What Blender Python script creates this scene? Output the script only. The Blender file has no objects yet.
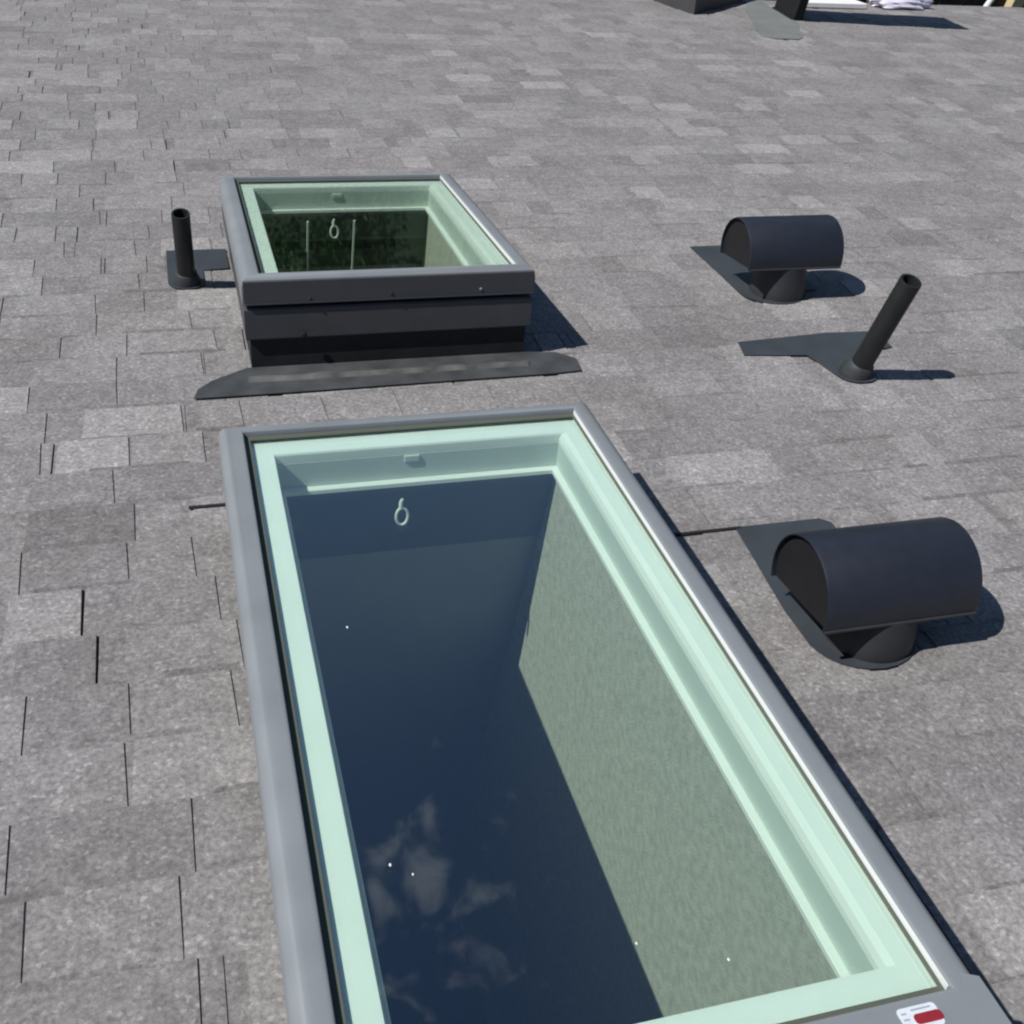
import bpy, bmesh, math, random
from mathutils import Vector, Matrix
random.seed(7)
PI = math.pi
sc = bpy.context.scene
col = sc.collection

# ------------------------------------------------------------------ roof frame
# roof coordinates: X along the courses, Y down the slope (away from the camera), Z off the roof
P = 0.305
H0 = 5.4
ROOF = Matrix.Translation((0, 0, H0)) @ Matrix.Rotation(-P, 4, 'X')
UP = Vector((0, -math.sin(P), math.cos(P)))          # plumb, in roof coordinates
CAM = Vector((-0.0437, -0.5492, 1.3767))
EAVE, RIDGE = 7.93, -3.0
RX0, RX1 = -3.6, 10.4

# ------------------------------------------------------------------ materials
def new_mat(name):
    m = bpy.data.materials.new(name)
    m.use_nodes = True
    nt = m.node_tree
    return m, nt, nt.nodes['Principled BSDF']

def mat(name, c, rough=.6, spec=.5, metal=0., var=.0, scale=20., bump=0., bscale=None, detail=4.):
    m, nt, b = new_mat(name)
    b.inputs['Roughness'].default_value = rough
    b.inputs['Specular IOR Level'].default_value = spec
    b.inputs['Metallic'].default_value = metal
    tc = nt.nodes.new('ShaderNodeTexCoord')
    nz = nt.nodes.new('ShaderNodeTexNoise')
    nz.inputs['Scale'].default_value = scale
    nz.inputs['Detail'].default_value = detail
    nt.links.new(tc.outputs['Object'], nz.inputs['Vector'])
    mr = nt.nodes.new('ShaderNodeMapRange')
    mr.inputs['From Min'].default_value = .3
    mr.inputs['From Max'].default_value = .7
    mr.inputs['To Min'].default_value = 1 - var
    mr.inputs['To Max'].default_value = 1 + var
    nt.links.new(nz.outputs['Fac'], mr.inputs['Value'])
    vm = nt.nodes.new('ShaderNodeVectorMath')
    vm.operation = 'SCALE'
    vm.inputs[0].default_value = c
    nt.links.new(mr.outputs['Result'], vm.inputs['Scale'])
    nt.links.new(vm.outputs['Vector'], b.inputs['Base Color'])
    if bump:
        n2 = nt.nodes.new('ShaderNodeTexNoise')
        n2.inputs['Scale'].default_value = bscale or scale
        n2.inputs['Detail'].default_value = 3
        nt.links.new(tc.outputs['Object'], n2.inputs['Vector'])
        bp = nt.nodes.new('ShaderNodeBump')
        bp.inputs['Strength'].default_value = bump
        bp.inputs['Distance'].default_value = .002
        nt.links.new(n2.outputs['Fac'], bp.inputs['Height'])
        nt.links.new(bp.outputs['Normal'], b.inputs['Normal'])
    return m

M = {}
M['clad'] = mat('grey_cladding', (.190, .207, .224), .45, .45, var=.07, scale=9, bump=.05, bscale=60)
M['clad_shaded'] = mat('cladding_shaded', (.058, .058, .064), .5, .35, var=.08, scale=12)  # cladding darkened: shade of the front faces put into the colour
M['curb'] = mat('black_flashing', (.018, .018, .02), .6, .3, var=.2, scale=20)
M['lead'] = mat('grey_flashing', (.052, .056, .060), .55, .4, var=.3, scale=14)
M['fold'] = mat('dusty_flashing', (.085, .085, .085), .7, .3, var=.5, scale=16)
M['apron'] = mat('dull_metal_sheet', (.165, .175, .172), .6, .3, var=.1, scale=6)
M['black'] = mat('black_paint', (.014, .017, .027), .46, .55, var=.12, scale=30, bump=.08, bscale=180)
M['matte'] = mat('matte_black', (.012, .012, .014), .7, .25, var=.1, scale=30)
M['neck'] = mat('dark_grey_paint', (.028, .029, .033), .55, .4, var=.12, scale=20)
M['pipe'] = mat('pipe_plastic', (.011, .012, .013), .5, .4, var=.2, scale=40)
M['boot'] = mat('pipe_boot', (.030, .033, .036), .6, .35, var=.2, scale=30)
M['flange'] = mat('flange_metal', (.038, .045, .053), .5, .45, var=.12, scale=12)
M['white'] = mat('white_paint', (.83, .84, .82), .4, .4, var=.02, scale=8)
M['lining'] = mat('pale_lining', (.58, .63, .60), .5, .3, var=.03, scale=10)
M['board'] = mat('bare_wood_board', (.075, .08, .09), .7, .2, var=.12, scale=6)
M['gasket'] = mat('rubber_gasket', (.085, .095, .075), .6, .3)
M['lip_glint'] = mat('painted_glint', (.62, .63, .62), .35, .5)
M['ring'] = mat('ring_plastic', (.75, .76, .74), .4, .5)
M['drywall'] = mat('bare_drywall', (.43, .42, .37), .9, .1, var=.15, scale=55, bump=1.0, bscale=190, detail=12)
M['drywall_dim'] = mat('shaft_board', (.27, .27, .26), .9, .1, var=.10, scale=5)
M['room'] = mat('room_floor', (.06, .055, .05), .7, .2, var=.2, scale=3)
M['red'] = mat('red_print', (.24, .018, .03), .5, .3, var=.1, scale=60)
M['sticker'] = mat('sticker_paper', (.56, .61, .66), .5, .3, var=.08, scale=120)
M['stickgrey'] = mat('sticker_grey_print', (.30, .34, .38), .5, .3)
M['siding'] = mat('house_siding', (.52, .50, .46), .7, .2, var=.05, scale=3)
M['fascia'] = mat('white_trim', (.78, .78, .76), .5, .3, var=.03, scale=4)
M['wrap'] = mat('pale_lilac_wrap', (.62, .60, .70), .35, .5, var=.06, scale=12)
M['trim'] = mat('white_board_paint', (.8, .8, .8), .5, .3, var=.03, scale=12)
M['fence'] = mat('dark_fence_wood', (.035, .028, .024), .8, .2, var=.3, scale=5)
M['post'] = mat('yellow_post_wood', (.62, .50, .30), .7, .2, var=.1, scale=6)
M['pole'] = mat('pale_pole', (.75, .76, .74), .5, .3)
M['bark'] = mat('bark', (.10, .075, .05), .9, .1, var=.3, scale=6)
M['hatch'] = mat('charcoal_box_metal', (.05, .05, .055), .55, .4, var=.1, scale=8)
M['speck'] = mat('dust', (.7, .7, .66), .9, .1)

def glass_mat():
    m = bpy.data.materials.new('tinted_glass')
    m.use_nodes = True
    nt = m.node_tree
    nt.nodes.clear()
    out = nt.nodes.new('ShaderNodeOutputMaterial')
    tr = nt.nodes.new('ShaderNodeBsdfTransparent')
    tr.inputs['Color'].default_value = (.938, 1.0, .957, 1)
    gl = nt.nodes.new('ShaderNodeBsdfGlossy')
    gl.inputs['Roughness'].default_value = .012
    gl.inputs['Color'].default_value = (.84, .90, 1.0, 1)
    fr = nt.nodes.new('ShaderNodeFresnel')
    geo = nt.nodes.new('ShaderNodeNewGeometry')
    ior = nt.nodes.new('ShaderNodeMix')
    ior.inputs[2].default_value = 1.52
    ior.inputs[3].default_value = 1 / 1.52
    nt.links.new(geo.outputs['Backfacing'], ior.inputs[0])
    nt.links.new(ior.outputs[0], fr.inputs['IOR'])
    mul = nt.nodes.new('ShaderNodeMath')
    mul.operation = 'MULTIPLY_ADD'
    mul.use_clamp = True
    mul.inputs[1].default_value = .55
    mul.inputs[2].default_value = .115
    nt.links.new(fr.outputs['Fac'], mul.inputs[0])
    mx = nt.nodes.new('ShaderNodeMixShader')
    nt.links.new(mul.outputs[0], mx.inputs['Fac'])
    nt.links.new(tr.outputs[0], mx.inputs[1])
    nt.links.new(gl.outputs[0], mx.inputs[2])
    nt.links.new(mx.outputs[0], out.inputs['Surface'])
    return m
GLOSS = 2.3
M['glass'] = glass_mat()

def shingle_mat():
    m, nt, b = new_mat('asphalt_shingle')
    N, L = nt.nodes, nt.links
    b.inputs['Roughness'].default_value = .85
    b.inputs['Specular IOR Level'].default_value = .35
    tc = N.new('ShaderNodeTexCoord')
    at = N.new('ShaderNodeAttribute')
    at.attribute_name = 'tone'
    # granules
    n1 = N.new('ShaderNodeTexNoise'); n1.inputs['Scale'].default_value = 105; n1.inputs['Detail'].default_value = 3.5; n1.inputs['Roughness'].default_value = .7
    L.new(tc.outputs['Object'], n1.inputs['Vector'])
    r1 = N.new('ShaderNodeMapRange'); r1.inputs['From Min'].default_value = .32; r1.inputs['From Max'].default_value = .68
    r1.inputs['To Min'].default_value = .66; r1.inputs['To Max'].default_value = 1.34
    L.new(n1.outputs['Fac'], r1.inputs['Value'])
    # pale stray granules
    v1 = N.new('ShaderNodeTexVoronoi'); v1.inputs['Scale'].default_value = 165
    L.new(tc.outputs['Object'], v1.inputs['Vector'])
    sp = N.new('ShaderNodeSeparateColor')
    L.new(v1.outputs['Color'], sp.inputs[0])
    r2 = N.new('ShaderNodeMapRange'); r2.inputs['From Min'].default_value = .86; r2.inputs['From Max'].default_value = 1.0
    r2.inputs['To Min'].default_value = 1.0; r2.inputs['To Max'].default_value = 1.45
    L.new(sp.outputs[0], r2.inputs['Value'])
    # broad weathering
    n3 = N.new('ShaderNodeTexNoise'); n3.inputs['Scale'].default_value = 3.0; n3.inputs['Detail'].default_value = 5
    L.new(tc.outputs['Object'], n3.inputs['Vector'])
    r3 = N.new('ShaderNodeMapRange'); r3.inputs['From Min'].default_value = .3; r3.inputs['From Max'].default_value = .7
    r3.inputs['To Min'].default_value = .90; r3.inputs['To Max'].default_value = 1.10
    L.new(n3.outputs['Fac'], r3.inputs['Value'])
    n4 = N.new('ShaderNodeTexNoise'); n4.inputs['Scale'].default_value = 28; n4.inputs['Detail'].default_value = 4
    L.new(tc.outputs['Object'], n4.inputs['Vector'])
    r4 = N.new('ShaderNodeMapRange'); r4.inputs['From Min'].default_value = .3; r4.inputs['From Max'].default_value = .7
    r4.inputs['To Min'].default_value = .86; r4.inputs['To Max'].default_value = 1.14
    L.new(n4.outputs['Fac'], r4.inputs['Value'])
    def mulm(a, c):
        q = N.new('ShaderNodeMath'); q.operation = 'MULTIPLY'
        L.new(a, q.inputs[0]); L.new(c, q.inputs[1]); return q.outputs[0]
    t = mulm(mulm(mulm(mulm(r1.outputs[0], r2.outputs[0]), r3.outputs[0]), r4.outputs[0]), at.outputs['Fac'])
    mx = N.new('ShaderNodeMix'); mx.data_type = 'RGBA'
    mx.inputs[6].default_value = (.197, .185, .182, 1)
    mx.inputs[7].default_value = (.193, .189, .193, 1)
    L.new(n3.outputs['Fac'], mx.inputs[0])
    vm = N.new('ShaderNodeVectorMath'); vm.operation = 'SCALE'
    L.new(mx.outputs[2], vm.inputs[0]); L.new(t, vm.inputs['Scale'])
    L.new(vm.outputs[0], b.inputs['Base Color'])
    bp = N.new('ShaderNodeBump'); bp.inputs['Strength'].default_value = .40; bp.inputs['Distance'].default_value = .0025
    L.new(n1.outputs['Fac'], bp.inputs['Height'])
    L.new(bp.outputs['Normal'], b.inputs['Normal'])
    return m
M['shingle'] = shingle_mat()
M['felt'] = mat('roof_felt', (.035, .034, .034), .9, .1)

# ------------------------------------------------------------------ mesh helpers
def link(name, bm, m, parent=None, smooth=None, mw=None):
    bmesh.ops.recalc_face_normals(bm, faces=bm.faces[:])
    me = bpy.data.meshes.new(name)
    bm.to_mesh(me); bm.free()
    if smooth is not None:
        for p in me.polygons: p.use_smooth = True
        me.set_sharp_from_angle(angle=math.radians(smooth))
    o = bpy.data.objects.new(name, me)
    me.materials.append(m)
    col.objects.link(o)
    if parent is not None: o.parent = parent
    elif mw is not None: o.matrix_world = mw
    return o

def tag(o, label, cat, group=None):
    o['label'] = label; o['category'] = cat
    if group: o['group'] = group
    return o

def thing(name, label, cat, mw, group=None):
    o = bpy.data.objects.new(name, None)
    o.empty_display_size = .1
    col.objects.link(o)
    o.matrix_world = mw
    return tag(o, label, cat, group)

def at_roof(x, y, z=0.): return ROOF @ Matrix.Translation((x, y, z))

def box(bm, x0, x1, y0, y1, z0, z1, bev=0.):
    r = bmesh.ops.create_cube(bm, size=1.)
    vs = r['verts']
    for v in vs:
        v.co = Vector((x0 if v.co.x < 0 else x1, y0 if v.co.y < 0 else y1, z0 if v.co.z < 0 else z1))
    if bev:
        es = list({e for v in vs for e in v.link_edges})
        bmesh.ops.bevel(bm, geom=es, offset=bev, segments=2, profile=.5, affect='EDGES')
    return vs

def tube(bm, pts, radii, n=24, cap0=True, cap1=True):
    """swept tube through pts with a radius at each"""
    rings = []
    pts = [Vector(p) for p in pts]
    for i, p in enumerate(pts):
        a = pts[max(0, i - 1)]; c = pts[min(len(pts) - 1, i + 1)]
        d = (c - a)
        if d.length < 1e-9: d = pts[-1] - pts[0]
        d.normalize()
        x = d.cross(Vector((0, 1, 0.02)))
        if x.length < .05: x = d.cross(Vector((1, 0, 0)))
        x.normalize(); y = d.cross(x)
        rings.append([bm.verts.new(p + radii[i] * (math.cos(2 * PI * k / n) * x + math.sin(2 * PI * k / n) * y)) for k in range(n)])
    for a, c in zip(rings, rings[1:]):
        for k in range(n):
            bm.faces.new((a[k], a[(k + 1) % n], c[(k + 1) % n], c[k]))
    if cap0: bm.faces.new(rings[0])
    if cap1: bm.faces.new(rings[-1])

def axial(bm, base, axis, prof, n=28, cap0=False, cap1=False):
    """surface of revolution: prof = [(radius, height)] about axis through base"""
    axis = Vector(axis).normalized(); base = Vector(base)
    x = axis.cross(Vector((0, 1, 0))).normalized(); y = axis.cross(x)
    rings = []
    for r, h in prof:
        rings.append([bm.verts.new(base + axis * h + r * (math.cos(2 * PI * k / n) * x + math.sin(2 * PI * k / n) * y)) for k in range(n)])
    for a, c in zip(rings, rings[1:]):
        for k in range(n): bm.faces.new((a[k], a[(k + 1) % n], c[(k + 1) % n], c[k]))
    if cap0: bm.faces.new(rings[0])
    if cap1: bm.faces.new(rings[-1])

def sheet(bm, poly, z0, z1, zf=None):
    """polygon (x,y) with thickness"""
    zf = zf or (lambda x, y: 0)
    lo = [bm.verts.new((x, y, z0 + zf(x, y))) for x, y in poly]
    hi = [bm.verts.new((x, y, z1 + zf(x, y))) for x, y in poly]
    n = len(poly)
    bm.faces.new(lo[::-1]); bm.faces.new(hi)
    for i in range(n): bm.faces.new((lo[i], lo[(i + 1) % n], hi[(i + 1) % n], hi[i]))

# ------------------------------------------------------------------ house and roof
S2 = (-.010, .778, -.05, 1.485)                # lower skylight footprint (x0,x1,y0,y1)
S1 = (.0876, .8576, 2.166, 3.153)
HOLES = [(a + .035, b - .035, c + .035, d - .035) for a, b, c, d in (S2, S1)]

house = thing('shingle_roof_house', 'house under the broad grey asphalt shingle roof that fills the photo', 'house', Matrix.Translation((0, 0, 0)))

def subtract(rects, h):
    out = []
    hx0, hx1, hy0, hy1 = h
    for (a, b, c, d) in rects:
        if b <= hx0 or a >= hx1 or d <= hy0 or c >= hy1:
            out.append((a, b, c, d)); continue
        if a < hx0: out.append((a, hx0, c, d))
        if b > hx1: out.append((hx1, b, c, d))
        m0, m1 = max(a, hx0), min(b, hx1)
        if c < hy0: out.append((m0, m1, c, hy0))
        if d > hy1: out.append((m0, m1, hy1, d))
    return out

def minus_holes(r):
    rs = [r]
    for h in HOLES: rs = subtract(rs, h)
    return rs

def build_shingles():
    bm = bmesh.new()
    tone = bm.faces.layers.float.new('tone')
    e = .143
    rng = random.Random(11)
    def slab(quad, zlo, zhi_fn, t):
        lo = [bm.verts.new((x, y, zlo)) for x, y in quad]
        hi = [bm.verts.new((x, y, zhi_fn(y))) for x, y in quad]
        fs = [bm.faces.new(hi)]
        for i in range(4): fs.append(bm.faces.new((lo[i], lo[(i + 1) % 4], hi[(i + 1) % 4], hi[i])))
        for f in fs: f[tone] = t
    k = 0
    y = RIDGE
    while y < EAVE - .01:
        y1 = min(y + e, EAVE + .01)
        wob = rng.uniform(.001, .005)
        # underlying laminate strip, 1 m shingles with a hairline joint
        x = RX0 - rng.uniform(0, 1)
        def zb(yy, y=y): return .0035 + .0035 * (yy - y) / e
        def zt(yy, y=y): return .0060 + .0042 * (yy - y) / e
        def zd(yy, y=y): return .0066 + .0042 * (yy - y) / e
        while x < RX1:
            xe = x + 1.0
            g = rng.choice((.0, .0015, .003, .004))
            a, b = max(x, RX0), min(xe - g, RX1)
            t = rng.gauss(.93, .05)
            if b > a:
                for r in minus_holes((a, b, y, y1 + wob)):
                    slab([(r[0], r[2]), (r[1], r[2]), (r[1], r[3]), (r[0], r[3])], 0, zb, t)
            # dragon teeth on this shingle
            tx = x + rng.uniform(0, .05)
            while tx < xe - .05:
                w = rng.uniform(.10, .26)
                te = min(tx + w, xe - g)
                t2 = max(.78, rng.gauss(1.0, .085) + (.17 if rng.random() < .16 else 0))
                s0, s1 = rng.uniform(0, .007), rng.uniform(0, .007)
                a, b = max(tx, RX0), min(te, RX1)
                if b - a > .03:
                    rs = minus_holes((a, b, y, y1 + wob))
                    if len(rs) == 1 and rs[0] == (a, b, y, y1 + wob):
                        slab([(a, y), (b, y), (b - s1, y1 + wob), (a + s0, y1 + wob)], .001, zt, t2)
                    else:
                        for r in rs:
                            slab([(r[0], r[2]), (r[1], r[2]), (r[1], r[3]), (r[0], r[3])], .001, zt, t2)
                q = rng.random()
                tx = te + (rng.uniform(.004, .0075) if q < (.27 if y < 3.4 else .12) else rng.uniform(.04, .13) if q < .75 else .0006)
            x = xe
        # factory-coloured dark shadow bands at the head of some exposed tabs
        x = RX0 + rng.uniform(0, .3)
        while x < RX1:
            w = rng.uniform(.07, .30)
            d1 = rng.uniform(.010, .026)
            t3 = rng.uniform(.68, .86)
            for r in minus_holes((x, min(x + w, RX1), y, y + d1)):
                slab([(r[0], r[2]), (r[1], r[2]), (r[1] - rng.uniform(0, .012), r[3]), (r[0] + rng.uniform(0, .012), r[3])], .001, zd, t3)
            x += w + rng.uniform(.02, .34)
        y += e
    o = link('roof', bm, M['shingle'], house)
    o.matrix_local = ROOF
    return o
roof = build_shingles()
# granule-coated deck sheet below the shingles (shows as dark slits), with the two openings
bm = bmesh.new()
for r in minus_holes((RX0, RX1, RIDGE, EAVE - .02)):
    box(bm, r[0], r[1], r[2], r[3], -.03, -.001)
o = link('roof_deck', bm, M['felt'], house); o.matrix_local = ROOF
# the other side of the gable
ridge_w = ROOF @ Vector((0, RIDGE, 0))
ROOF2 = Matrix.Translation((0, ridge_w.y, ridge_w.z)) @ Matrix.Rotation(P, 4, 'X')
bm = bmesh.new()
tone = bm.faces.layers.float.new('tone')
for i in range(60):
    n0 = len(bm.faces)
    ya, yb = -i * .143, -(i + 1) * .143
    vs = [bm.verts.new(c) for c in ((RX0, ya, .002), (RX1, ya, .002), (RX1, yb, .009), (RX0, yb, .009), (RX0, yb, .002), (RX1, yb, .002))]
    f1 = bm.faces.new(vs[:4]); f2 = bm.faces.new((vs[3], vs[2], vs[5], vs[4]))
    f1[tone] = f2[tone] = random.uniform(.9, 1.05)
o = link('rear_slope', bm, M['shingle'], house); o.matrix_local = ROOF2
# walls with gable ends
eave_w = ROOF @ Vector((0, EAVE, 0))
ye = eave_w.y - .45
yr = ridge_w.y
yb = yr - (ye - yr)
ze = eave_w.z + .45 * math.tan(P) - .04
zr = ridge_w.z - .04
bm = bmesh.new()
for (x0, x1) in ((RX0 + .35, RX0 + .5), (RX1 - .5, RX1 - .35)):
    prof = [(yb, 0), (ye, 0), (ye, ze - .03), (yr, zr - .06), (yb, ze - .03)]
    a = [bm.verts.new((x0, y, z)) for y, z in prof]; c = [bm.verts.new((x1, y, z)) for y, z in prof]
    bm.faces.new(a); bm.faces.new(c)
    for i in range(5): bm.faces.new((a[i], a[(i + 1) % 5], c[(i + 1) % 5], c[i]))
box(bm, RX0 + .5, RX1 - .5, ye - .15, ye, 0, ze - .05)
box(bm, RX0 + .5, RX1 - .5, yb, yb + .15, 0, ze - .05)
link('wall', bm, M['siding'], house)
bm = bmesh.new()
box(bm, RX0 + .5, RX1 - .5, yb + .15, ye - .15, .25, .3)
link('room_floor', bm, M['room'], house)
bm = bmesh.new()
box(bm, RX0, RX1, eave_w.y - .035, eave_w.y - .012, eave_w.z - .24, eave_w.z - .035)
link('fascia', bm, M['fascia'], house)

# ------------------------------------------------------------------ skylights
RIGHT = .70                                # the right rim is a little narrower
def make_skylight(foot, s_near, s_far, label, cords, far=(.029, 1.12), zl=.163, zc0=.130, z1=.072, nx=0.):
    x0, x1, y0, y1 = foot
    W, L = x1 - x0, y1 - y0
    root = thing('skylight', label, 'skylight', at_roof(x0, y0), 'skylights in the shingle roof')
    def DR(d): return .043 + (d - .048) * .90 if d > .036 else d * .85
    def DF(d): return far[0] + (d - .048) * far[1] if d > .036 else d * far[0] / .06
    def S(y): return s_near + (s_far - s_near) * y / L
    def tr(x, y, z): return Vector((x, y, z * S(y)))
    def ring(prof, closed=False):
        bm = bmesh.new()
        loops = []
        for pt in prof:
            d, z = pt[0], pt[1]
            dr = DR(d)
            df = DF(d)
            dn = d + nx if d > .03 else d
            if len(pt) > 2: dr = pt[2]
            loops.append([bm.verts.new(tr(x, y, z)) for x, y in ((d, dn), (W - dr, dn), (W - dr, L - df), (d, L - df))])
        pairs = list(zip(loops, loops[1:])) + ([(loops[-1], loops[0])] if closed else [])
        for a, c in pairs:
            for k in range(4): bm.faces.new((a[k], a[(k + 1) % 4], c[(k + 1) % 4], c[k]))
        return bm
    link('curb', ring([(.040, 0), (.040, .13), (.014, .13), (.014, .004), (.014, 0)]), M['curb'], root, 30)
    link('frame', ring([(.035, z1), (.006, z1), (.003, z1 + .004), (.003, zl - .014), (.007, zl - .010), (.036, zl - .010)], True), M['clad_shaded'], root, 30)
    lid = link('cladding', ring([(.038, zl), (.003, zl), (0, zl + .003), (0, .240), (.003, .250), (.009, .258), (.018, .2635), (.026, .265), (.041, .2652),
                                 (.045, .2645), (.0472, .2625), (.048, .259), (.048, .246), (.038, .240)], True), M['clad'], root, 35)
    link('gasket', ring([(.046, .242), (.046, .2495), (.060, .2488, .0495), (.060, .2466, .0495), (.059, .2466, .049)]), M['gasket'], root)
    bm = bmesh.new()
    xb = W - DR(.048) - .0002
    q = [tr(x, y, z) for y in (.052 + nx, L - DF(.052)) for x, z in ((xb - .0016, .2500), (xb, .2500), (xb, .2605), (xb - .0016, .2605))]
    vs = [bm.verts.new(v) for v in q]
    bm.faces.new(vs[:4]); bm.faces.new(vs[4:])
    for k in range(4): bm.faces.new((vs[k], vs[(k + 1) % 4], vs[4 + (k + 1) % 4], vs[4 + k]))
    link('lip_highlight', bm, M['lip_glint'], root)  # added pale strip, paints the sun highlight along the right lip
    bm = bmesh.new()
    d = .046
    vs = [bm.verts.new(tr(x, y, z)) for z in (.2400, .2462) for x, y in ((d, d + nx), (W - DR(d), d + nx), (W - DR(d), L - DF(d)), (d, L - DF(d)))]
    bm.faces.new(vs[3::-1]); bm.faces.new(vs[4:])
    for k in range(4): bm.faces.new((vs[k], vs[(k + 1) % 4], vs[4 + (k + 1) % 4], vs[4 + k]))
    pane = link('pane', bm, M['glass'], root)
    link('sash', ring([(.040, .238), (.1015, .238, .078), (.1032, .234, .0885), (.1035, .222, .0920), (.1035, .214, .0925), (.060, .214)]), M['white'], root, 12)
    link('frame_lining', ring([(.060, .213), (.1045, .213, .0935), (.1045, .150, .0935), (.060, .150)]), M['lining'], root)
    link('ledge', ring([(.060, .149), (.117, .149), (.1185, .1475), (.1185, .138), (.060, .138)]), M['white'], root, 20)
    # plumb shaft below: each wall a board of its own
    zt = .137
    drop = 2.3
    def plumb(v, t): return v - UP * t
    X0, X1, Y0, Y1 = .104, W - DR(.104), .104 + nx, L - DF(.104)
    def wall(name, a, c, out, m, t0=0., t1=drop):
        bm = bmesh.new()
        a = tr(a[0], a[1], zt); c = tr(c[0], c[1], zt); out = Vector(out) * .015
        q = [plumb(a, t0), plumb(c, t0), plumb(c, t1), plumb(a, t1)]
        lo = [bm.verts.new(v) for v in q]; hi = [bm.verts.new(v + out) for v in q]
        bm.faces.new(lo); bm.faces.new(hi)
        for k in range(4): bm.faces.new((lo[k], lo[(k + 1) % 4], hi[(k + 1) % 4], hi[k]))
        return link(name, bm, m, root)
    wr = wall('shaft_wall', (X1, Y0), (X1, Y1), (1, 0, 0), M['drywall']); wr['label'] = 'sunlit bare drywall side of the shaft'
    wall('shaft_wall', (X0, Y0), (X0, Y1), (-1, 0, 0), M['drywall'])
    wall('shaft_wall', (X0, Y0), (X1, Y0), (0, -1, 0), M['drywall_dim'])
    wall('shaft_wall', (X0, Y1), (X1, Y1), (0, 1, 0), M['drywall_dim'], .23)
    wall('header_board', (X0, Y1 - .004), (X1, Y1 - .004), (0, 1, 0), M['board'], 0., .229)
    # pull ring hanging under the far ledge
    bm = bmesh.new()
    cx, cy, cz = .358, L - DF(.104) - .011, .045
    n = 28
    pts = [(cx + .0125 * math.sin(2 * PI * i / n), cy, cz + .021 * math.cos(2 * PI * i / n)) for i in range(n + 1)]
    tube(bm, pts, [.0032] * (n + 1), 8, False, False)
    tube(bm, [(cx - .003, cy, cz + .02), (cx - .003, cy, cz + .036), (cx + .001, cy, cz + .044)], [.0045, .004, .003], 8)
    link('pull_ring', bm, M['white'], root, 60)
    # latch on the far sash face
    bm = bmesh.new()
    box(bm, W * .46, W * .46 + .032, L - DF(.1035) - .005, L - DF(.1035), .195 * s_far, .212 * s_far, .002)
    link('latch', bm, M['lining'], root)
    for cxx in cords:
        bm = bmesh.new()
        a = tr(cxx, L - .16, .135)
        tube(bm, [a, a - UP * .5], [.0035, .0035], 8)
        link('cord', bm, M['ring'], root, 60)
    return root, W, L, tr, S

k2 = .235 / .265
root2, W2, L2, tr2, S_2 = make_skylight(S2, k2, k2, 'long narrow fixed skylight nearest the viewer with a deep blue reflection and a red sticker', [], nx=.046)
root1, W1, L1, tr1, S_1 = make_skylight(S1, 1.01, .80, 'shorter skylight farther down the roof with thick stacked front and dark green glass', [.262, .412], (.010, .95), .190, .13, .094, -.012)

# added strip of painted shade across the near end of the raised lid
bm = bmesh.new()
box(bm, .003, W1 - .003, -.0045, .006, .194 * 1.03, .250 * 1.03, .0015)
link('front_shade', bm, M['clad_shaded'], root1)
# screws on the front of the raised skylight
for (x, z, r, m) in ((.17, .208, .004, 'curb'), (.38, .212, .004, 'curb'), (.62, .214, .004, 'clad'), (.15, .106, .009, 'curb')):
    bm = bmesh.new()
    axial(bm, (x, -.003, z), (0, -1, 0.001), [(r, -.002), (r, .003), (r * .6, .0045)], 12, True, True)
    link('screw', bm, M[m], root1, 40)
# head flashing in front of it (uphill): a bent tray whose shingled edge is cut back
bm = bmesh.new()
poly = [(-.14, -.140), (-.128, -.092), (-.09, -.048), (-.035, -.012), (.0, .012), (.77, .012), (.85, .0), (.895, -.045), (.887, -.118), (.80, -.126), (.45, -.131), (.10, -.138)]
sheet(bm, poly, .0118, .0138)
link('head_flashing', bm, M['lead'], root1)
bm = bmesh.new()
pr = [(.0138, -.074), (.019, -.068), (.021, -.060), (.018, -.048), (.0138, -.046)]
xs = [.0 + .05 * i for i in range(16)]
rows = [[bm.verts.new((x, y + random.uniform(-.0012, .0012), z + (random.uniform(-.001, .001) if z > .015 else 0))) for z, y in pr] for x in xs]
for a, c in zip(rows, rows[1:]):
    for i in range(len(pr) - 1): bm.faces.new((a[i], a[i + 1], c[i + 1], c[i]))
bm.faces.new(rows[0]); bm.faces.new(rows[-1])
o = link('flashing_fold', bm, M['fold'], root1, 50)
# thin step-flashing edges beside the long skylight
for (xa, xb, ya) in ((-.073, .004, 1.588), (.785, 1.095, 1.312)):
    bm = bmesh.new()
    box(bm, xa, xb, ya - .004, ya + .004, .010, .0135)
    link('flashing_edge', bm, M['curb'], root2)
# corner cap and sticker at the near right corner of the long skylight
bm = bmesh.new()
pts = [(W2 - .004, .098), (W2 - .004, .014), (W2 - .07, .014)]
arc = [(W2 - .07, .086)] + [(W2 - .048 + .022 * math.sin(a), .108 - .022 * math.cos(a)) for a in [i * PI / 16 for i in range(0, 9)]]
zc = .2655 * k2
sheet(bm, pts + arc, zc, zc + .0012)
link('corner_cap', bm, M['clad'], root2)
st = bmesh.new()
def rrect(cx, cy, w, h, r, ang=0., n=5):
    out = []
    for qx, qy, a0 in ((1, 1, 0), (-1, 1, PI / 2), (-1, -1, PI), (1, -1, 3 * PI / 2)):
        for i in range(n):
            a = a0 + PI / 2 * i / (n - 1)
            x = qx * (w / 2 - r) + r * math.cos(a); y = qy * (h / 2 - r) + r * math.sin(a)
            out.append((cx + x * math.cos(ang) - y * math.sin(ang), cy + x * math.sin(ang) + y * math.cos(ang)))
    return out
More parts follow.
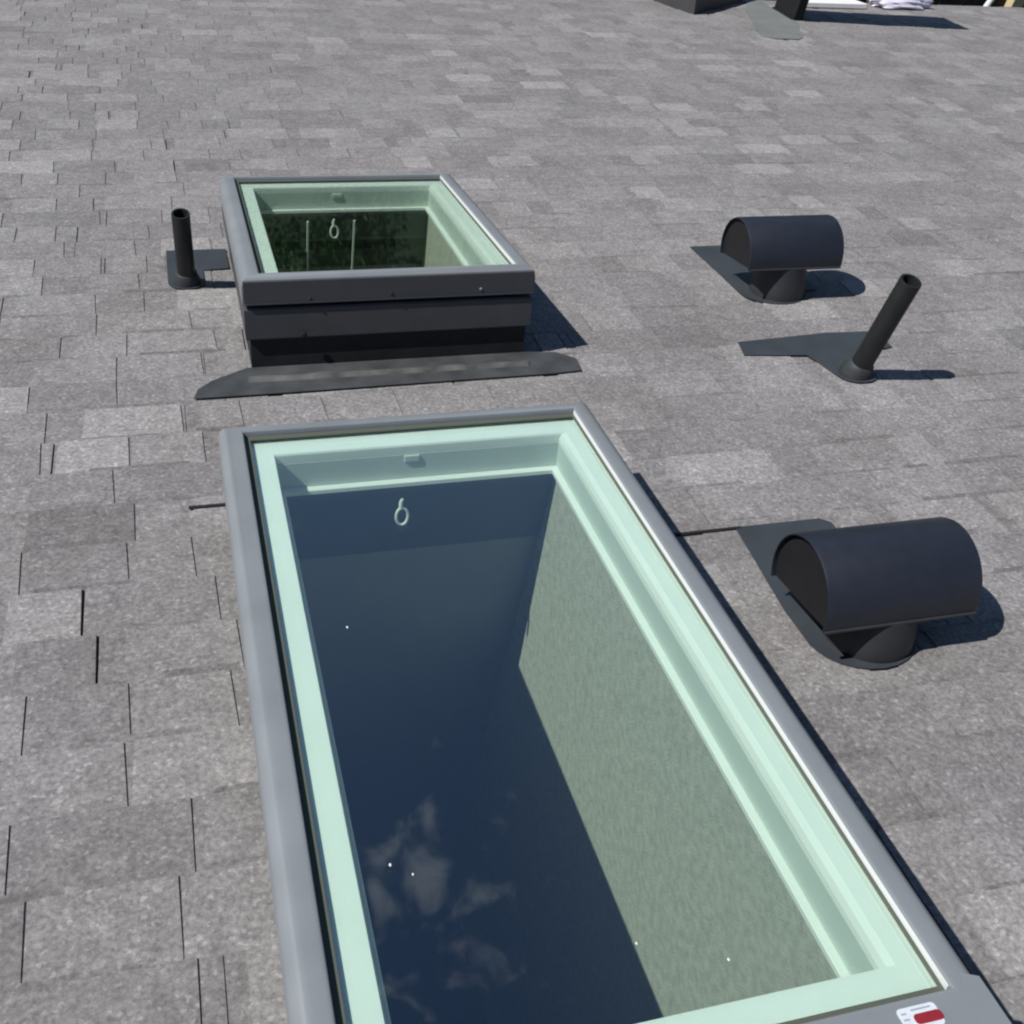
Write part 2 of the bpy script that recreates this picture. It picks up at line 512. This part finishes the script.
sheet(st, rrect(.686, .068, .050, .028, .005), zc + .0002, zc + .0008)
stk = link('sticker', st, M['sticker'], root2)
st = bmesh.new()
sheet(st, rrect(.695, .066, .036, .0125, .005), zc + .0009, zc + .0013)
link('red_bar', st, M['red'], stk)
st = bmesh.new()
for i, (cx, cy, w, h) in enumerate(((.668, .075, .007, .002), (.668, .068, .008, .002), (.668, .061, .008, .002), (.691, .0775, .026, .0018))):
    sheet(st, rrect(cx, cy, w, h, .001), zc + .0009, zc + .0013)
link('grey_print', st, M['stickgrey'], stk)
# dust specks on the long pane
bm = bmesh.new()
zg = .2462 * k2
for (x, y, r) in ((.152, .835, .0018), (.135, .365, .0018), (.160, .345, .0014), (.40, .19, .0014), (.50, .145, .0016)):
    bmesh.ops.create_icosphere(bm, subdivisions=1, radius=r, matrix=Matrix.Translation((x + .01, y + .05, zg + r * .3)) @ Matrix.Diagonal((1, 1.6, .5, 1)))
link('dust_specks', bm, M['speck'], root2)['kind'] = 'stuff'

# ------------------------------------------------------------------ hooded roof vents
def make_vent(x, y, fl, fr, fy, label, hz=0.):
    root = thing('hooded_roof_vent', label, 'roof vent', at_roof(x, y), 'black hooded roof vents')
    # flange: square on the downhill side, rounded where the shingles are cut round it uphill
    poly = [(fl, fy), (-.134, .10)]
    for i in range(13):
        a = PI + PI * i / 12
        poly.append((-.022 + .112 * math.cos(a), .0 + .098 * math.sin(a)))
    poly += [(fr - .012, 0), (fr, fy - .02), (fr - .02, fy)]
    bm = bmesh.new(); sheet(bm, poly, .0112, .0130)
    link('flange', bm, M['flange'], root)
    bm = bmesh.new()
    axial(bm, (-.006, .0, 0), (0, 0, 1), [(.088, .013), (.088, .034), (.085, .058), (.081, .080), (.078, .100 + hz)], 36, False, True)
    link('neck', bm, M['neck'], root, 40)
    # hood: a half-round shell along the courses, open below
    x0, x1 = -.163, .163
    cy, cz, r = .032, .118 + hz, .107
    prof = []
    for i in range(23):
        a = math.radians(-10 + 211 * i / 22)             # from the uphill lip over the top to the downhill lip
        prof.append((cy - r * math.cos(a), cz + r * 1.03 * math.sin(a)))
    bm = bmesh.new()
    t = .004
    inner = [(cy + (py - cy) * (1 - t / r), cz + (pz - cz) * (1 - t / r)) for py, pz in prof]
    loops = []
    for xx in (x0, x0 + .005, x1 - .005, x1):
        k = 1.0 if xx in (x0 + .005, x1 - .005) else .985
        loops.append([bm.verts.new((xx, cy + (py - cy) * k, cz + (pz - cz) * k)) for py, pz in prof])
    li = [[bm.verts.new((xx, py, pz)) for py, pz in inner] for xx in (x0, x1)]
    n = len(prof)
    for a, c in zip(loops, loops[1:]):
        for i in range(n - 1): bm.faces.new((a[i], a[i + 1], c[i + 1], c[i]))
    for i in range(n - 1): bm.faces.new((li[0][i], li[1][i], li[1][i + 1], li[0][i + 1]))
    for a, c in ((loops[0], li[0]), (loops[-1], li[1])):
        for i in range(n - 1): bm.faces.new((a[i], c[i], c[i + 1], a[i + 1]))
    hood = link('hood', bm, M['black'], root, 40)
    # rolled lower lip along the uphill edge
    bm = bmesh.new()
    tube(bm, [(x0 + .002, prof[0][0], prof[0][1]), (x1 - .002, prof[0][0], prof[0][1])], [.0038, .0038], 10)
    link('lip', bm, M['neck'], hood, 60)
    for xx in (x0 + .012, x1 - .012):
        bm = bmesh.new()
        a = [bm.verts.new((xx - .002, py, pz)) for py, pz in inner]; c = [bm.verts.new((xx + .002, py, pz)) for py, pz in inner]
        bm.faces.new(a); bm.faces.new(c)
        for i in range(n): bm.faces.new((a[i], a[(i + 1) % n], c[(i + 1) % n], c[i]))
        link('end_cap', bm, M['matte'], root)
    return root
make_vent(1.178, .875, -.106, .122, .390, 'large black hooded roof vent nearest the viewer, right of the long skylight')
make_vent(1.805, 2.510, -.134, .155, .415, 'smaller looking black hooded vent farther off, above the leaning black pipe', .020)

# ------------------------------------------------------------------ plumbing pipes
def make_pipe(x, y, r, h, flange_poly, label, lean=0.):
    root = thing('vent_pipe', label, 'pipe', at_roof(x, y), 'black plumbing pipes through the roof')
    bm = bmesh.new(); sheet(bm, flange_poly, .0112, .0128)
    link('flange', bm, M['flange'], root)
    AX = (UP + Vector((lean, 0, 0))).normalized()
    b = -AX * .03
    bm = bmesh.new()
    axial(bm, b, AX, [(r, 0), (r, h + .03), (r * .97, h + .032), (r * .78, h + .032), (r * .76, h + .030), (r * .76, h - .10)], 28, True, True)
    link('tube', bm, M['pipe'], root, 35)
    bm = bmesh.new()
    axial(bm, (0, 0, 0), AX, [(r * 1.62, -.03), (r * 1.62, .012), (r * 1.52, .026), (r * 1.32, .038), (r * 1.20, .052), (r * .99, .056)], 28)
    link('boot', bm, M['boot'], root, 50)
    return root
def arcpts(cx, cy, rx, ry, a0, a1, n=9):
    return [(cx + rx * math.cos(math.radians(a0 + (a1 - a0) * i / (n - 1))), cy + ry * math.sin(math.radians(a0 + (a1 - a0) * i / (n - 1)))) for i in range(n)]
make_pipe(1.755, 1.930, .030, .345,
          [(-.255, .235), (-.275, .150), (-.085, .125)] + arcpts(0, -.005, .062, .055, 180, 360) + [(.062, .11), (.21, .145), (.215, .255), (.05, .262)],
          'black vent pipe with wide flat flange, standing between the two hooded vents', .06)
make_pipe(-.0412, 2.775, .026, .262,
          [(-.055, .265), (-.055, .05)] + arcpts(0, .0, .055, .052, 180, 340) + [(.052, .09), (.13, .10), (.13, .265)],
          'black vent pipe left of the green glazed skylight')

# ------------------------------------------------------------------ things at the far edge of the roof
t = thing('roof_hatch', 'low charcoal metal box at the far roof edge, cut off by the photo top', 'roof box', at_roof(3.55, 7.26))
quad = [(0, 0), (.66, .60), (.46, .66), (-.10, .52)]
bm = bmesh.new(); sheet(bm, quad, 0, .16); link('body', bm, M['hatch'], t)
bm = bmesh.new(); sheet(bm, [(x * 1.04 - .008, y * 1.04 - .01) for x, y in quad], .16, .185); link('lid', bm, M['hatch'], t)
t = thing('upright_panel', 'tall black upright panel at the far roof edge casting a long shadow to the right', 'panel', at_roof(4.30, 7.14))
bm = bmesh.new(); box(bm, -.035, .035, 0, .45, .006, 1.62, .006)
for v in bm.verts:
    v.co.x += .155 * v.co.y
    v.co.y -= math.tan(P) * v.co.z
link('board', bm, M['matte'], t)
bm = bmesh.new(); box(bm, -.05, .05, .01, .44, .011, .022)
for v in bm.verts: v.co.x += .155 * v.co.y
link('base_rail', bm, M['matte'], t)
bm = bmesh.new()
sheet(bm, [(.34, .78), (.10, .30), (-.02, -.05), (-.14, -.36), (-.20, -.58), (-.14, -.66), (.02, -.67), (.09, -.60), (.22, -.30), (.31, -.12), (.37, .40), (.44, .76)], .0112, .0132)
o = link('metal_sheet', bm, M['apron'], None, None, at_roof(3.94, 7.15))
tag(o, 'dull grey metal sheet lying flat on the shingles between the charcoal box and black panel', 'metal sheet')
bm = bmesh.new(); box(bm, 0, .52, 0, .24, 0, .035, .004)
o = link('trim_board', bm, M['trim'], None, None, at_roof(4.63, 7.645, .013))
tag(o, 'white board lying on the far roof edge behind the black panel', 'board')
bm = bmesh.new()
bmesh.ops.create_icosphere(bm, subdivisions=4, radius=1)
rr = random.Random(3)
for v in bm.verts:
    c = v.co.normalized()
    q = 1 + .10 * math.sin(7 * c.x + 3 * c.z) + .09 * math.sin(9 * c.y + 5 * c.x) + .06 * math.sin(15 * c.z + 11 * c.y) + rr.uniform(-.012, .012)
    v.co = Vector((c.x * .25 * q, c.y * .13 * q, max(-.02, c.z * .09 * q)))
o = link('plastic_bundle', bm, M['wrap'], None, 60, at_roof(5.52, 7.79, .033))
tag(o, 'crumpled pale lilac plastic bundle at the far roof edge right of the white board', 'bundle')

# ------------------------------------------------------------------ ground, fence and trees beyond the eave
bm = bmesh.new()
bmesh.ops.create_grid(bm, x_segments=2, y_segments=2, size=900)
g = mat('lawn', (.022, .036, .012), .9, .1, var=.35, scale=.6, detail=8)
o = link('ground', bm, g, None, None, Matrix.Identity(4)); o['kind'] = 'structure'
f = thing('board_fence', 'dark board fence beyond the roof edge at the top right corner', 'fence', Matrix.Translation((8, 11.0, 0)))
bm = bmesh.new()
for i in range(58):
    xx = -7 + i * .32
    box(bm, xx, xx + .30, -.012, .012, .05, 1.42 + .02 * math.sin(i * 2.3))
link('boards', bm, M['fence'], f)
for xx in (-6.6, -3.4, -.9, 1.55, 5.0, 8.2, 11.0):
    bm = bmesh.new(); box(bm, xx, xx + .16, -.14, -.014, 0, 1.6, .008)
    link('post', bm, M['post'], f)
bm = bmesh.new(); tube(bm, [(8.55, 10.55, 0), (9.25, 10.8, 1.75)], [.035, .035], 10)
o = link('leaning_pole', bm, M['pole'], None, 50, Matrix.Identity(4))
tag(o, 'thin white pole leaning on the dark fence past the roof edge', 'pole')

leaf_m = mat('leaves', (.085, .19, .035), .7, .2, var=.3, scale=1.5)
def make_tree(h, seed):
    rng = random.Random(seed)
    bm = bmesh.new()
    tube(bm, [(0, 0, 0), (.1, .05, h * .3), (0, .1, h * .6), (.05, 0, h * .85)], [.22, .17, .10, .03], 10)
    limbs = []
    for i in range(9):
        a = rng.uniform(0, 2 * PI); z0 = h * rng.uniform(.28, .65); l = h * rng.uniform(.18, .3)
        e = Vector((math.cos(a) * l, math.sin(a) * l, z0 + l * .7))
        tube(bm, [(0, 0, z0), e * .5 + Vector((0, 0, z0 * .5)), e], [.07, .045, .015], 6)
        limbs.append(e)
    trunk = bm
    bm = bmesh.new()
    clumps = [(e, h * rng.uniform(.10, .16)) for e in limbs] + [(Vector((rng.uniform(-.2, .2) * h, rng.uniform(-.2, .2) * h, h * rng.uniform(.12, .92))), h * rng.uniform(.11, .17)) for _ in range(20)]
    for c, r in clumps:
        for _ in range(420):
            d = Vector((rng.gauss(0, 1), rng.gauss(0, 1), rng.gauss(0, .8))).normalized() * r * rng.uniform(.45, 1.05)
            p = c + d
            s = rng.uniform(.07, .14)
            u = Vector((rng.gauss(0, 1), rng.gauss(0, 1), rng.gauss(0, 1))).normalized()
            w = u.orthogonal().normalized()
            vs = [bm.verts.new(p + q) for q in (u * s, w * s * .5, -u * s, -w * s * .5)]
            bm.faces.new(vs)
    return trunk, bm
protos = []
spots = [(-9, 27, 8.6), (-4.5, 30, 9.4), (0, 26.5, 8.2), (4.5, 29, 9.0), (8.5, 27, 8.8), (13, 30, 9.6), (18, 28, 8.8), (23, 31, 9.6), (28, 29, 9)]
for i, (x, y, h) in enumerate(spots):
    r = thing('leafy_tree', 'green leafy tree beyond the fence, mirrored in the dark green glass', 'tree', Matrix.Translation((x, y, 0)) @ Matrix.Rotation(i * 1.3, 4, 'Z') @ Matrix.Scale(h / 9, 4), 'trees beyond the fence')
    if i < 3:
        a, c = make_tree(9, i + 1)
        tr_o = link('trunk', a, M['bark'], r, 60); cr_o = link('crown', c, leaf_m, r)
        protos.append((tr_o, cr_o))
    else:
        for s in protos[i % 3]:
            d = s.copy(); col.objects.link(d); d.parent = r

# ------------------------------------------------------------------ light
sun_r = Vector((-.79, -.20, 1.0)).normalized()                # towards the sun, in roof coordinates
sun_w = (ROOF.to_3x3() @ sun_r).normalized()
ld = bpy.data.lights.new('sun', 'SUN')
ld.energy = 5.0
ld.angle = math.radians(.53)
ld.color = (1.0, .965, .91)
lo = bpy.data.objects.new('sun', ld); col.objects.link(lo)
lo.rotation_euler = sun_w.to_track_quat('Z', 'Y').to_euler()
elev = math.asin(sun_w.z)
w = bpy.data.worlds.new('World'); sc.world = w; w.use_nodes = True
nt = w.node_tree; N, L = nt.nodes, nt.links
bg = N['Background']; bg.inputs['Strength'].default_value = .066
sky = N.new('ShaderNodeTexSky'); sky.sky_type = 'NISHITA'; sky.sun_disc = False
sky.sun_elevation = elev; sky.sun_rotation = math.atan2(sun_w.x, sun_w.y)
sky.air_density = 1.0; sky.dust_density = .1; sky.ozone_density = 2.6
tc = N.new('ShaderNodeTexCoord')
# small fair-weather clouds, gathered in one part of the sky
nz = N.new('ShaderNodeTexNoise'); nz.inputs['Scale'].default_value = 26; nz.inputs['Detail'].default_value = 6; nz.inputs['Roughness'].default_value = .48; nz.inputs['Distortion'].default_value = .3
L.new(tc.outputs['Generated'], nz.inputs['Vector'])
def blob(d, r0, r1):
    vm = N.new('ShaderNodeVectorMath'); vm.operation = 'DISTANCE'
    vm.inputs[1].default_value = Vector(d).normalized()
    L.new(tc.outputs['Generated'], vm.inputs[0])
    mr = N.new('ShaderNodeMapRange'); mr.interpolation_type = 'SMOOTHSTEP'
    mr.inputs['From Min'].default_value = r0; mr.inputs['From Max'].default_value = r1
    mr.inputs['To Min'].default_value = 1; mr.inputs['To Max'].default_value = 0
    L.new(vm.outputs['Value'], mr.inputs['Value'])
    return mr.outputs[0]
CL = [((.145, .800, .58), .02, .10), ((.228, .743, .629), .0, .03)]
acc = None
for c in CL:
    o_ = blob(*c)
    if acc is None: acc = o_
    else:
        q = N.new('ShaderNodeMath'); q.operation = 'MAXIMUM'; L.new(acc, q.inputs[0]); L.new(o_, q.inputs[1]); acc = q.outputs[0]
ad = N.new('ShaderNodeMath'); ad.operation = 'MULTIPLY_ADD'; ad.inputs[1].default_value = .22; ad.inputs[2].default_value = -.19
L.new(acc, ad.inputs[0])
sm = N.new('ShaderNodeMath'); sm.operation = 'ADD'; L.new(nz.outputs['Fac'], sm.inputs[0]); L.new(ad.outputs[0], sm.inputs[1])
cr = N.new('ShaderNodeMapRange'); cr.interpolation_type = 'SMOOTHSTEP'
cr.inputs['From Min'].default_value = .44; cr.inputs['From Max'].default_value = .66; cr.inputs['To Max'].default_value = .45
L.new(sm.outputs[0], cr.inputs['Value'])
mx = N.new('ShaderNodeMix'); mx.data_type = 'RGBA'
mx.inputs[7].default_value = (8.5, 8.8, 9.2, 1)
L.new(cr.outputs[0], mx.inputs[0]); L.new(sky.outputs[0], mx.inputs[6])
L.new(mx.outputs[2], bg.inputs['Color'])

# ------------------------------------------------------------------ camera
cd = bpy.data.cameras.new('camera'); co = bpy.data.objects.new('camera', cd); col.objects.link(co)
cd.sensor_width = 36; cd.lens = 1123.28 / 1024 * 36; cd.clip_end = 3000; cd.clip_start = .02
Rr = Vector((0.9611937694069858, -0.2669271722671447, 0.06968803597925224))
Rd = Vector((-0.09231972736893042, -0.5492701292268769, -0.8305295859134791))
Rf = Vector((0.25996847037997867, 0.7918662828057184, -0.5525976697053098))
cm = Matrix((( Rr.x, -Rd.x, -Rf.x, CAM.x), (Rr.y, -Rd.y, -Rf.y, CAM.y), (Rr.z, -Rd.z, -Rf.z, CAM.z), (0, 0, 0, 1)))
co.matrix_world = ROOF @ cm
sc.camera = co
sc.view_settings.view_transform = 'Standard'
sc.view_settings.look = 'None'
sc.view_settings.exposure = .10
sc.view_settings.gamma = 1
sc.cycles.pixel_filter_type = 'BLACKMAN_HARRIS'
sc.cycles.filter_width = 2.2
sc.cycles.transparent_max_bounces = 16
